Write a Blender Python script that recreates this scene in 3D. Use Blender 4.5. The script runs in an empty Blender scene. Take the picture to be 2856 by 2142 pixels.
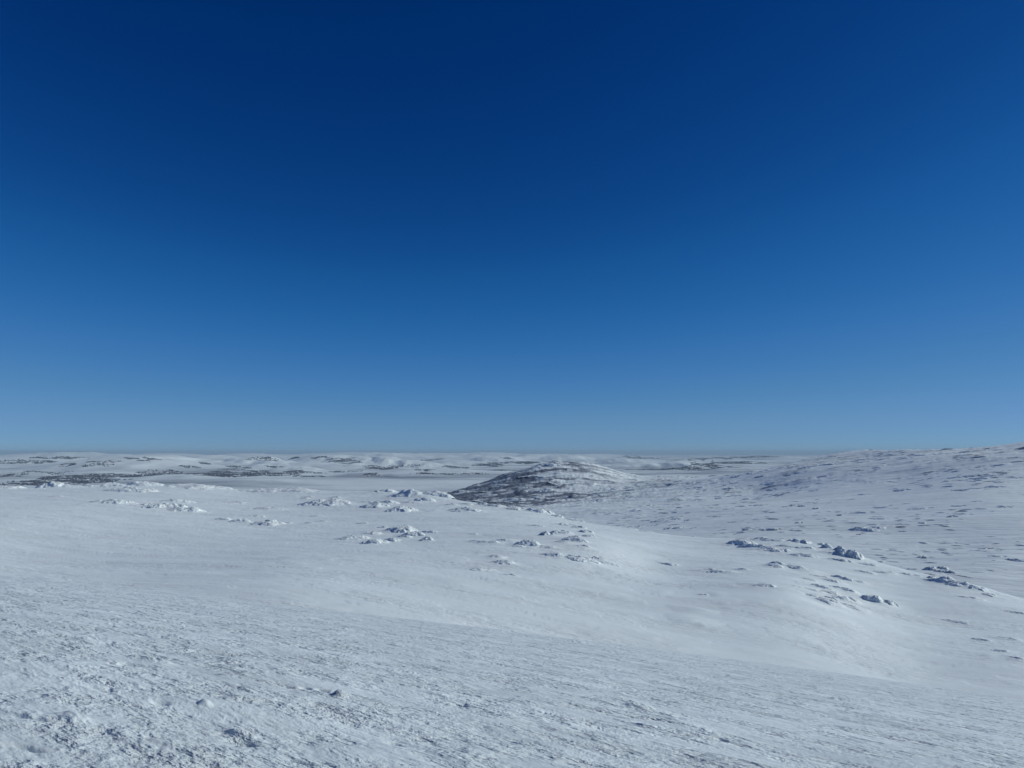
import bpy, math, random
import numpy as np

# ------------------------------------------------------------------ camera, sky, sun, exposure
scene = bpy.context.scene
EYE = 1.6
FPX = 773.5                       # focal length in pixels of a 1024 px wide frame
PITCH = math.atan(68.0 / FPX)     # camera looks slightly up
SUN_EL = math.radians(29.0)
SUN_AZ = math.radians(88.0)       # clockwise from the view direction (+Y): from the right

cam_data = bpy.data.cameras.new("camera")
cam = bpy.data.objects.new("camera", cam_data)
scene.collection.objects.link(cam)
cam.location = (0, 0, EYE)
cam.rotation_euler = (math.pi / 2 + PITCH, 0, 0)
cam_data.sensor_width = 36.0
cam_data.lens = 36.0 * FPX / 1024.0
cam_data.clip_start = 0.1
cam_data.clip_end = 200000.0
scene.camera = cam

world = bpy.data.worlds.new("World")
scene.world = world
world.use_nodes = True
wn = world.node_tree
bg = wn.nodes["Background"]
sky = wn.nodes.new("ShaderNodeTexSky")
sky.sky_type = 'NISHITA'
sky.sun_disc = False
sky.sun_elevation = SUN_EL
sky.sun_rotation = SUN_AZ
sky.altitude = 900.0
sky.air_density = 0.6
sky.dust_density = 0.0
sky.ozone_density = 6.0
# tone of the clear, dry polar sky: scale to 0..1, per-channel response, scale back
scl = wn.nodes.new("ShaderNodeVectorMath"); scl.operation = 'SCALE'; scl.inputs["Scale"].default_value = 0.1
crv = wn.nodes.new("ShaderNodeRGBCurve")
bck = wn.nodes.new("ShaderNodeVectorMath"); bck.operation = 'SCALE'; bck.inputs["Scale"].default_value = 10.0
def set_curve(c, pts):
    c.points[0].location = pts[0]; c.points[1].location = pts[-1]
    for p in pts[1:-1]: c.points.new(*p)
crv.mapping.use_clip = False
set_curve(crv.mapping.curves[0], [(0, 0), (0.045, 0.001), (0.081, 0.011), (0.145, 0.050), (0.271, 0.118), (0.397, 0.160), (0.6, 0.24), (1, 0.42)])
set_curve(crv.mapping.curves[1], [(0, 0), (0.083, 0.0265), (0.123, 0.052), (0.181, 0.105), (0.304, 0.190), (0.47, 0.270), (0.56, 0.300), (1, 0.52)])
set_curve(crv.mapping.curves[2], [(0, 0), (0.209, 0.150), (0.298, 0.225), (0.412, 0.337), (0.584, 0.442), (0.68, 0.468), (1, 0.66)])
crv.mapping.update()
wn.links.new(sky.outputs[0], scl.inputs[0])
wn.links.new(scl.outputs[0], crv.inputs["Color"])
wn.links.new(crv.outputs[0], bck.inputs[0])
wn.links.new(bck.outputs[0], bg.inputs[0])
bg.inputs[1].default_value = 0.1

sun_data = bpy.data.lights.new("sun", 'SUN')
sun_data.energy = 3.0
sun_data.angle = math.radians(0.5)
sun_data.color = (1.0, 1.0, 0.925)
sun = bpy.data.objects.new("sun", sun_data)
scene.collection.objects.link(sun)
sun.rotation_euler = (math.pi / 2 - SUN_EL, 0, math.pi - SUN_AZ)   # lamp's +Z points at the sun
sun.location = (0, 0, 50)

scene.view_settings.view_transform = 'Standard'
scene.view_settings.look = 'None'
scene.view_settings.gamma = 1.0
scene.view_settings.exposure = 0.0
scene.cycles.use_denoising = True
scene.cycles.max_bounces = 6
scene.cycles.volume_bounces = 0

# ------------------------------------------------------------------ numpy helpers
def hash2(ix, iy, seed):
    h = (ix.astype(np.int64) * 374761393 + iy.astype(np.int64) * 668265263 + seed * 974634777) & 0xFFFFFFFF
    h = ((h ^ (h >> 13)) * 1274126177) & 0xFFFFFFFF
    h = ((h ^ (h >> 16)) * 2246822519) & 0xFFFFFFFF
    return h ^ (h >> 15)

GX = np.cos(np.arange(64) / 64.0 * 2 * np.pi)
GY = np.sin(np.arange(64) / 64.0 * 2 * np.pi)

def pn(x, y, seed=0):
    """gradient noise, about -1..1"""
    x = np.asarray(x, float); y = np.asarray(y, float)
    ix = np.floor(x).astype(np.int64); iy = np.floor(y).astype(np.int64)
    fx = x - ix; fy = y - iy
    u = fx * fx * fx * (fx * (fx * 6 - 15) + 10)
    v = fy * fy * fy * (fy * (fy * 6 - 15) + 10)
    def g(dx, dy):
        k = hash2(ix + dx, iy + dy, seed) & 63
        return GX[k] * (fx - dx) + GY[k] * (fy - dy)
    a = g(0, 0); b = g(1, 0); c = g(0, 1); d = g(1, 1)
    return 1.45 * ((a + (b - a) * u) * (1 - v) + (c + (d - c) * u) * v)

def fbm(x, y, seed=0, octaves=4, gain=0.5, lac=2.03):
    s = 0.0; a = 1.0; f = 1.0; n = 0.0
    for k in range(octaves):
        s = s + a * pn(x * f + 17.3 * k, y * f - 9.1 * k, seed + k * 31)
        n += a; a *= gain; f *= lac
    return s / n

def ridged(x, y, seed=0, octaves=4, gain=0.5):
    s = 0.0; a = 1.0; f = 1.0; n = 0.0
    for k in range(octaves):
        s = s + a * (1 - np.abs(pn(x * f + 5.7 * k, y * f + 3.3 * k, seed + k * 57)) * 1.6)
        n += a; a *= gain; f *= 2.07
    return s / n

def sstep(a, b, x):
    t = np.clip((x - a) / (b - a), 0, 1)
    return t * t * (3 - 2 * t)

def softplus(x, w):
    return w * np.logaddexp(0.0, x / w)

def smax(a, b, k):
    return k * np.logaddexp(a / k, b / k)

def rot(x, y, deg):
    c, s = math.cos(math.radians(deg)), math.sin(math.radians(deg))
    return x * c + y * s, -x * s + y * c       # along, across

SP, CP = math.sin(PITCH), math.cos(PITCH)
def ray(px, py):
    dx = (np.asarray(px, float) - 512) / FPX
    up = (384 - np.asarray(py, float)) / FPX
    return dx, CP - up * SP, SP + up * CP
def azt(px, py):
    """bearing and tangent of elevation of a sight line"""
    dx, dy, dz = ray(px, py)
    return np.arctan2(dx, dy), dz / np.hypot(dx, dy)

class TSurf:
    """thin-plate surface of sight tangent over (bearing, log distance)"""
    def __init__(self, pts, smooth=1e-4):
        pts = np.array(pts, float)
        az, t = azt(pts[:, 0], pts[:, 1])
        P = np.stack([az * 2.0, np.log(pts[:, 2])], 1)
        n = len(P)
        K = self.k(((P[:, None] - P[None]) ** 2).sum(-1)) + smooth * np.eye(n)
        A = np.zeros((n + 3, n + 3))
        A[:n, :n] = K; A[:n, n] = 1; A[:n, n + 1:] = P
        A[n, :n] = 1; A[n + 1:, :n] = P.T
        self.w = np.linalg.solve(A, np.concatenate([t, np.zeros(3)]))
        self.P = P
    @staticmethod
    def k(d2):
        return 0.5 * d2 * np.log(d2 + 1e-9)
    def __call__(self, az, r):
        q0 = az * 2.0; q1 = np.log(r)
        s = self.w[-3] + self.w[-2] * q0 + self.w[-1] * q1
        for i in range(len(self.P)):
            d2 = (q0 - self.P[i, 0]) ** 2 + (q1 - self.P[i, 1]) ** 2
            s = s + self.w[i] * self.k(d2)
        return s

def line_az(pts):
    pts = sorted(pts)
    a, _ = azt([p[0] for p in pts], [p[1] for p in pts])
    return a, np.array([p[2] for p in pts], float)

# ------------------------------------------------------------------ terrain, layer by layer
AX, AY, BB = 0.118, 0.186, 0.00025          # the slope the camera stands on
def z_field(x, y, r):
    return -(AX * x + AY * y) - BB * r * r

# plateau: crest line (pixel x, pixel y, distance m)
CREST_B = [(-60, 488, 600), (0, 488, 600), (72, 487, 590), (162, 486, 570), (224, 488.5, 560), (250, 491, 550), (313, 490, 540),
           (358, 490.5, 520), (394, 492, 500), (420, 493, 470), (446, 497.5, 440), (464, 500.4, 420), (503, 505.6, 395),
           (528, 509.4, 375), (561, 516.4, 355), (593, 522.6, 340), (618, 526, 330), (651, 531, 318), (670, 534, 312),
           (710, 537, 305), (737, 538, 300), (789, 540, 290), (802, 542, 285), (841, 550, 270), (858, 556, 262),
           (880, 563.5, 252), (911, 573, 242), (957, 582.5, 232), (984, 591, 226), (1024, 603, 218), (1090, 624, 205)]
INNER_B = [(-60, 555, 235), (0, 555, 240), (0, 515, 340), (185, 532, 290), (393, 532, 268), (602, 546, 225), (787, 592, 180),
           (1024, 657, 165), (278, 574, 170), (509, 602, 150), (722, 639, 140), (926, 667, 150), (1090, 685, 155),
           (300, 510, 400), (650, 565, 215), (900, 600, 205), (120, 575, 190), (0, 590, 165)]
SB = TSurf(CREST_B + INNER_B)
RB_A, RB_R = line_az(CREST_B)
def z_plateau(az, r):
    a = np.clip(az, -0.66, 0.66)
    R = np.interp(a, RB_A, RB_R)
    z = EYE + r * SB(a, np.clip(r, 110, R * 1.15))
    w = 9.0
    return z - 0.45 * softplus(r - R - 2 * w, w) - 0.25 * softplus(125 - r, 8.0)

CREST_C = [(-60, 520, 2300), (100, 515, 2300), (300, 512, 2300), (400, 505, 2300), (443, 494, 2350), (464, 490, 2400), (480, 484.5, 2450), (497, 479, 2500),
           (513, 473, 2520), (528, 469, 2540), (540, 465.6, 2560), (550, 463.4, 2570), (563, 461.9, 2580), (580, 462.2, 2600), (592, 464.8, 2600), (606, 468.3, 2600), (618, 471.3, 2600),
           (632, 475, 2600), (670, 476.5, 2600), (697, 477, 2650), (735, 475.8, 2750), (763, 469.5, 2850), (789, 463.2, 2950),
           (815, 457.2, 3050), (841, 452.6, 3100), (859, 450.6, 3100), (899, 449.9, 2700), (957, 448.6, 2300), (990, 446.2, 2100), (1024, 441.4, 2000), (1090, 432, 1900)]
INNER_C = [(100, 530, 1300), (300, 530, 1300), (443, 512, 1500), (500, 516, 1500), (540, 513, 1550), (600, 503, 1700), (560, 488, 2150), (520, 492, 2150),
           (650, 492, 1900), (700, 510, 1300), (640, 524, 1150), (800, 510, 1100), (760, 490, 1700), (800, 478, 2200), (900, 480, 1500), (900, 520, 900),
           (860, 462, 2500), (800, 536, 800), (1000, 560, 640), (960, 545, 720), (1000, 500, 1000), (1024, 470, 1400), (1024, 590, 560), (1090, 600, 540), (1090, 480, 1300),
           (620, 482, 2300), (790, 467.2, 2000), (790, 469.2, 2350), (828, 463, 1950), (828, 465.2, 2400), (870, 459.2, 1900), (870, 460.8, 2350), (915, 454.6, 1800), (915, 455.4, 2200), (760, 471.5, 2050)]
SC = TSurf(CREST_C + INNER_C)
RC_A, RC_R = line_az(CREST_C)
def z_slope(az, r):
    a = np.clip(az, -0.66, 0.66)
    R = np.interp(a, RC_A, RC_R)
    z = EYE + r * SC(a, np.clip(r, 500, R * 1.1))
    w = 30.0
    return z - 0.22 * softplus(r - R - 2 * w, w) - 0.1 * softplus(520 - r, 40.0)

BASE_D = -205.0
# far hills: pixel x, pixel y of the top, pixel y of the foot (gives the distance), half width px, depth as a share of the distance, lean
HILLS_AT = [(20, 471.3, 478.5, 34, .07, 0.0), (140, 455.6, 472.5, 66, .22, 0.1), (60, 458.5, 469, 60, .25, 0.0), (253, 457.3, 470, 26, .10, 0.35), (215, 461, 470, 26, .08, 0.2),
            (178, 475.6, 481.5, 36, .07, 0.1), (262, 480.5, 485, 40, .07, 0.0), (334, 454.9, 468.5, 34, .14, 0.5), (310, 463.0, 470.5, 34, .07, 0.3), (295, 467, 473, 22, .05, 0.2),
            (382, 457.3, 468.8, 22, .09, 0.5), (412, 461.6, 469.5, 20, .06, 0.4), (452, 460.6, 466, 26, .10, 0.3), (494, 458.6, 464.3, 17, .12, 0.3), (530, 456.8, 462, 17, .14, 0.2),
            (440, 470, 474, 40, .04, 0.0), (372, 473.5, 478, 30, .05, 0.0), (682, 461.4, 469.6, 19, .09, 0.3), (702, 464.2, 469.4, 16, .06, 0.2), (642, 463.2, 469.3, 26, .06, 0.2),
            (606, 464.2, 468.2, 9, .05, 0.2), (618, 459, 464, 22, .1, 0.0), (566, 457.5, 463, 24, .12, 0.2), (742, 468, 472, 30, .05, 0.0),
            (69, 455.2, 460, 40, .2, 0.0), (170, 453.6, 459, 40, .2, 0.0), (347, 452.2, 458, 46, .22, 0.0), (250, 455.0, 460, 36, .2, 0.0), (443, 453.6, 458.5, 36, .2, 0.0), (486, 452.4, 458, 34, .2, 0.0),
            (593, 454.2, 458.5, 40, .22, 0.0), (400, 454.2, 459, 30, .2, 0.0), (120, 454.8, 460, 30, .2, 0.0), (10, 456.4, 461, 34, .2, 0.0), (545, 454.6, 459, 30, .2, 0.0)]
HILLS = []
for (px, py, fy, hw, dep, lean) in HILLS_AT:
    rf = (EYE - BASE_D) / (-float(azt(px, fy)[1]))
    HILLS.append((px, py, rf * (1 + dep), hw * (1.4 if 464 < fy < 472 else 1.0), rf * dep * 1.15, lean))
def px_of(az):
    """pixel column of a bearing, on the horizon"""
    return 512 + FPX * np.tan(np.clip(az, -1.2, 1.2)) * CP

def z_plain(x, y, az, r):
    n = fbm(x / 5200.0, y / 5200.0, 11, 4) * 30 + (ridged(x / 3400.0, y / 3400.0, 13, 4) - 0.5) * (30 * sstep(6000, 9000, r) + 40 * sstep(12000, 20000, r)) + fbm(x / 1200.0, y / 700.0, 12, 4) * 15.0
    px = px_of(az)
    rise = np.clip(fbm(x / 3900.0 + 2.2, y / 2500.0, 14, 5) * 1.25 + 0.12, 0, 1) ** 1.15
    rise = rise * (0.62 + 0.75 * ridged(x / 2100.0, y / 1700.0, 15, 4))
    n = n + rise * (95 * sstep(7000, 9500, r) + 130 * sstep(9500, 20000, r)) * (0.45 + 0.55 * sstep(620, 540, px)) * (1 - 0.35 * sstep(26000, 45000, r))
    lift = np.zeros_like(r)
    for (px, py, R, wpx, dep, lean) in HILLS:
        a, t = azt(px, py)
        amp = EYE + R * t - BASE_D
        cx, cy = R * math.sin(a), R * math.cos(a)
        sx = wpx / FPX * R
        near = np.nonzero((np.abs((x - cx) * math.cos(a) - (y - cy) * math.sin(a)) < 4 * sx) &
                          (np.abs((x - cx) * math.sin(a) + (y - cy) * math.cos(a)) < 4 * dep + abs(lean) * 4 * sx))[0]
        if not len(near): continue
        xn, yn = x[near], y[near]
        X = (xn - cx) * math.cos(a) - (yn - cy) * math.sin(a)
        Y = (xn - cx) * math.sin(a) + (yn - cy) * math.cos(a)
        X = X + 0.55 * sx * fbm(xn / (sx * 1.3) + px * 3.1, yn / (dep * 2.6) - px, 78, 4)
        Y = Y + lean * X + 0.7 * dep * fbm(xn / (sx * 1.1) - px, yn / (dep * 2.2), 80, 4)
        qq = (X / sx) ** 2 + (Y / dep) ** 2
        fold = ridged(xn / (sx * .9) + px, yn / (sx * .9), 79, 3)
        h = amp * np.exp(-1.0 * np.sqrt(qq * qq + 0.06) + 0.24) * (1 + 0.24 * (fold - 0.7) * np.clip(0.1 + qq * 2, 0, 1))
        lift[near] = np.maximum(lift[near], np.where(qq < 12, h, 0))
    gentle = 1 - 0.7 * sstep(20000, 45000, r)
    return BASE_D + n * gentle * (1 - np.clip(lift / 200, 0, 0.8)) + lift - 0.05 * softplus(3800 - r, 200.0)

def base_layers(x, y):
    r = np.hypot(x, y); az = np.arctan2(x, y)
    zf = z_field(x, y, r)
    zb = z_plateau(az, np.maximum(r, 1.0))
    zc = z_slope(az, np.maximum(r, 1.0))
    zd = z_plain(x, y, az, r)
    return r, az, zf, zb, zc, zd

def blob(x, y, cx, cy, la, wa, deg):
    u, v = rot(x - cx, y - cy, deg)
    return (u / la), (v / wa)

FIELD_MARKS = []      # filled below: x, y, length, width, height, turn
DRIFTS = []           # drifted aprons round the outcrops, the same six numbers

def field_detail(x, y, r):
    """wind crust and sastrugi of the near slope"""
    u, v = rot(x, y, -38)
    wx = fbm(u / 1.1, v / 0.6, 5, 3) * 0.35
    wy = fbm(u / 1.1, v / 0.6, 6, 3) * 0.25
    U, V = u + wx, v + wy
    big = fbm(u / 6.0, v / 2.2, 1, 3)
    rough = sstep(-0.32, 0.15, fbm(u / 3.4 + 3, v / 1.3, 2, 3))          # 0 where wind has packed it smooth
    d = 0.07 * fbm(u / 9.0, v / 4.0, 3, 3) + 0.035 * fbm(u / 2.4, v / 0.8, 30, 4, 0.5)
    pl2 = pn(U / 0.26, V / 0.105, 22)
    d = d + (0.25 + 0.75 * rough) * (0.006 * ridged(U / 0.36, V / 0.10, 21, 3, 0.6) + 0.018 * fbm(U / 0.17, V / 0.042, 24, 4, 0.76) / (1 + (r / 18.0) ** 2) + 0.007 * fbm(U / 0.6, V / 0.14, 29, 4, 0.6))
    d = d + rough * 0.006 * sstep(0.0, 0.2, pn(U / 0.4, V / 0.12, 23))
    lump = np.maximum(0, fbm(U / 0.9, V / 0.32, 26, 4) - 0.3)
    d = d + 0.12 * lump * sstep(-0.2, 0.3, big)
    hol = np.maximum(0, fbm(U / 0.8, V / 0.22, 27, 4) - 0.28)
    d = d - 0.13 * hol * rough * sstep(-0.25, 0.2, big)
    far = np.clip(r / 25.0, 1, 4)
    d = d + (far - 1) * 0.026 * fbm(U / 1.1, V / 0.5, 28, 3, 0.6)
    for (cx, cy, la, wa, h, deg) in FIELD_MARKS:
        a, b = blob(x, y, cx, cy, la, wa, deg)
        q = a * a + b * b
        s = q < 9
        if s.any():
            d[s] += h * np.exp(-q[s] ** 1.5) * (1 + (0.6 if la < 1 else 0.15) * pl2[s])
    return d

def plateau_detail(x, y, r):
    u, v = rot(x, y, -50)
    u2, v2 = rot(x, y, -16)
    patch = sstep(-0.15, 0.3, fbm(u / 70.0, v / 40.0, 41, 3))
    d = 0.30 * fbm(u / 60.0, v / 26.0, 42, 3)
    d = d + (0.35 + 0.65 * patch) * 0.09 * fbm(u2 / 18.0, v2 / 5.5, 43, 2)
    bump = np.maximum(0, fbm(u2 / 18.0, v2 / 8.0, 45, 2) - 0.27)
    fu, fv = rot(x, y, -22)
    fleck = np.maximum(0, fbm(fu / 10.0, fv / 5.0, 46, 2, 0.5) - 0.25)
    streak = fbm(fu / 9.0, fv / 4.2, 48, 2, 0.5)
    crust = sstep(-0.25, 0.25, fbm(x / 34.0, y / 48.0, 49, 4))
    line = fbm(fu / 42.0 + 0.2 * streak, fv / 10.0, 50, 3, 0.5)
    d = d + (0.02 + 0.04 * patch + 0.03 * crust) * fbm(fu / 13.0, fv / 4.5, 51, 2, 0.5) + 0.10 * sstep(0.02, 0.09, line) + 0.08 * sstep(0.22, 0.28, line) - 0.07 * sstep(-0.16, -0.22, line)
    d = d + 0.8 * bump * patch + 0.26 * fleck * (0.3 + 0.7 * patch)
    for (cx, cy, la, wa, h, deg) in DRIFTS:
        s = (np.abs(x - cx) < 3.2 * la) & (np.abs(y - cy) < 3.2 * la)
        if s.any():
            a, b = blob(x[s], y[s], cx, cy, la, wa, deg)
            a = np.where(a < 0, a / 1.5, a / 0.85)
            d[s] += 0.9 * np.exp(-0.45 * (a * a + b * b)) * np.maximum(streak[s] - 0.05, 0) * min(1.0, la / 6.0)
            d[s] += h * np.exp(-1.6 * (a * a + b * b)) * (1 + 0.5 * fbm(x[s] / (la * .5), y[s] / (la * .25), 47, 3))
    return d

def slope_detail(x, y, r, az):
    """returns relief and share of rock colour of the rocky slopes, some flank shade included"""
    px = px_of(az)
    u, v = rot(x, y, -38)
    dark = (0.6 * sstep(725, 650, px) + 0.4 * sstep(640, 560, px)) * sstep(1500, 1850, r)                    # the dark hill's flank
    mid = sstep(520, 700, px)
    w1 = fbm(u / 160.0, v / 110.0, 60, 3)
    U, V = u + 40 * w1, v + 30 * w1
    patch = sstep(-0.12, 0.3, fbm(u / 420.0, v / 190.0, 61, 4))
    patch = np.maximum(patch, dark * 0.9)
    hump = sstep(755, 790, px) * sstep(915, 850, px) * sstep(1500, 1900, r)
    patch = np.maximum(patch, hump * 0.75)
    high = sstep(1200, 1700, r)
    amt = patch * (0.35 + 0.65 * high)
    n1 = fbm(U / 95.0, V / 42.0, 62, 5)
    n2 = fbm(U / 38.0, V / 20.0, 63, 3, 0.6)
    crag = np.maximum(0, n1 - 0.1)
    crag2 = np.maximum(0, n2 - 0.16)
    d = (6.0 - 4.5 * dark) * fbm(u / 500.0, v / 300.0, 64, 3)
    d = d + amt * (9.0 * crag + 4.5 * crag2) + dark * (2.5 * crag + 3.0 * n1 + 2.5 * fbm(u / 24.0, v / 10.0, 70, 4, 0.6))
    d = d + 0.7 * fbm(U / 50.0, V / 20.0, 65, 2, 0.6) * (0.35 + amt)
    d = d + 1.6 * (0.25 + 0.75 * high) * np.maximum(0, fbm(u / 44.0, v / 22.0, 67, 3, 0.6) - 0.12) * sstep(-0.2, 0.25, fbm(u / 260.0, v / 130.0, 68, 3))
    su, sv = rot(x, y, -30)
    streaks = fbm(su / 240.0, sv / 26.0, 69, 3, 0.6)
    d = d + (1.6 + 0.9 * high) * streaks * (1 - dark) + (0.5 + 0.5 * high) * fbm(su / 75.0, sv / 24.0, 71, 3, 0.55) * sstep(-0.3, 0.2, fbm(x / 300.0, y / 160.0, 72, 3)) * (1 - dark)
    rock = amt * (0.45 * sstep(0.0, 0.4, streaks) + 0.6 * sstep(0.1, 0.32, n2 + 0.35 * n1 - 0.1)) + hump * 0.16
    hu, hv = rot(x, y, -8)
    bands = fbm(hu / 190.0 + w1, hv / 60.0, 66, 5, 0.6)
    rock = np.maximum(rock, dark * 0.84 * sstep(-0.28, 0.26, bands * 1.0 + n2 * 0.4 + 0.2 * sstep(600, 480, px)))  # rock bands; extra rock colour to the left also paints the flank's shade
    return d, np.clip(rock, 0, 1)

def terrain(x, y, detail=True):
    sh = x.shape
    x = x.ravel(); y = y.ravel()
    r, az, zf, zb, zc, zd = base_layers(x, y)
    lay = np.stack([zf, zb, zc, zd])
    own = lay.argmax(0)
    rock = np.zeros_like(x)
    if detail:
        m = (r < 170)
        if m.any(): zf[m] += field_detail(x[m], y[m], r[m])
        m = (r > 90) & (r < 900)
        if m.any(): zb[m] += plateau_detail(x[m], y[m], r[m])
        m = (r > 400) & (r < 5000)
        if m.any():
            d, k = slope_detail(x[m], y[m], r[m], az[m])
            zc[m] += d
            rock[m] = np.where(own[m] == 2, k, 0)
    z = smax(zf, zb, 0.35)
    far = r > 300
    z = np.where(far, smax(z, zc, 1.5), z)
    z = np.where(r > 1500, smax(z, zd, 4.0), z)
    return z.reshape(sh), own.reshape(sh), rock.reshape(sh)

def ground_z(x, y):
    return float(terrain(np.array([float(x)]), np.array([float(y)]), True)[0][0])

RR = np.concatenate([np.geomspace(3, 700, 2600), np.geomspace(705, 6000, 1400), np.geomspace(6050, 60000, 900)])
def hit(px, py, rmin=3.0, rmax=6000.0, detail=False):
    """where the sight line through a pixel meets the ground"""
    dx, dy, dz = ray(px, py)
    h = math.hypot(dx, dy)
    R = RR[(RR >= rmin) & (RR <= rmax)]
    x, y = R * dx / h, R * dy / h
    z = terrain(x, y, detail)[0]
    below = np.nonzero(z >= EYE + R * dz / h)[0]
    i = below[0] if len(below) else int(np.argmax(z - (EYE + R * dz / h)))
    return float(x[i]), float(y[i]), float(z[i]), float(R[i])

# marks of the near slope seen in the photograph: px, py, length, width (m), height, turn
for (px, py, la, wa, h, deg) in [
        (341, 697, .16, .11, .10, -20), (322, 691, .14, .09, -.10, -30), (306, 689, .12, .08, -.09, -30), (286, 687, .22, .07, -.09, -20),
        (70, 720, .30, .16, .07, -20), (12, 714, .45, .07, -.09, -15), (22, 744, .25, .06, -.07, -15), (55, 700, .3, .12, .05, -20),
        (615, 716, .30, .08, -.09, -30), (668, 722, .28, .10, -.11, -30), (690, 735, .3, .09, -.09, -35), (640, 708, .35, .16, .10, -30), (650, 727, .3, .1, .05, -30),
        (505, 627, 2.6, .34, .16, -12), (574, 628, 2.2, .34, .16, -12), (495, 631, 2.0, .3, .14, -12), (610, 633, 3.0, .4, .12, -8), (600, 711, .22, .06, -.07, -30), (634, 717, .26, .07, -.09, -30), (655, 720, .2, .07, -.09, -28), (712, 738, .3, .08, -.09, -32), (742, 746, .3, .07, -.08, -32), (780, 752, .3, .07, -.07, -32), (460, 705, .16, .06, -.07, -30), (432, 690, .3, .06, -.07, -26), (560, 700, .3, .06, -.06, -30), (100, 690, .3, .07, -.07, -22), (395, 745, .16, .06, -.07, -35), (300, 760, .2, .07, -.08, -30),
        (210, 652, .5, .2, -.12, -10), (243, 740, .2, .12, -.09, -30), (240, 733, .2, .1, .07, -30), (160, 704, .16, .1, -.08, -40), (205, 708, .12, .08, .08, -40),
        (838, 700, .5, .16, .09, -30), (845, 707, .4, .12, -.08, -30), (885, 693, .6, .2, .1, -20), (870, 742, .4, .12, -.08, -35), (150, 660, .5, .2, .1, -20), (125, 664, .5, .2, -.1, -20)]:
    X, Y, Z, R = hit(px, py, 3, 120)
    FIELD_MARKS.append((X, Y, la * 0.8, wa * 0.8, h * 0.75, deg))

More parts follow.
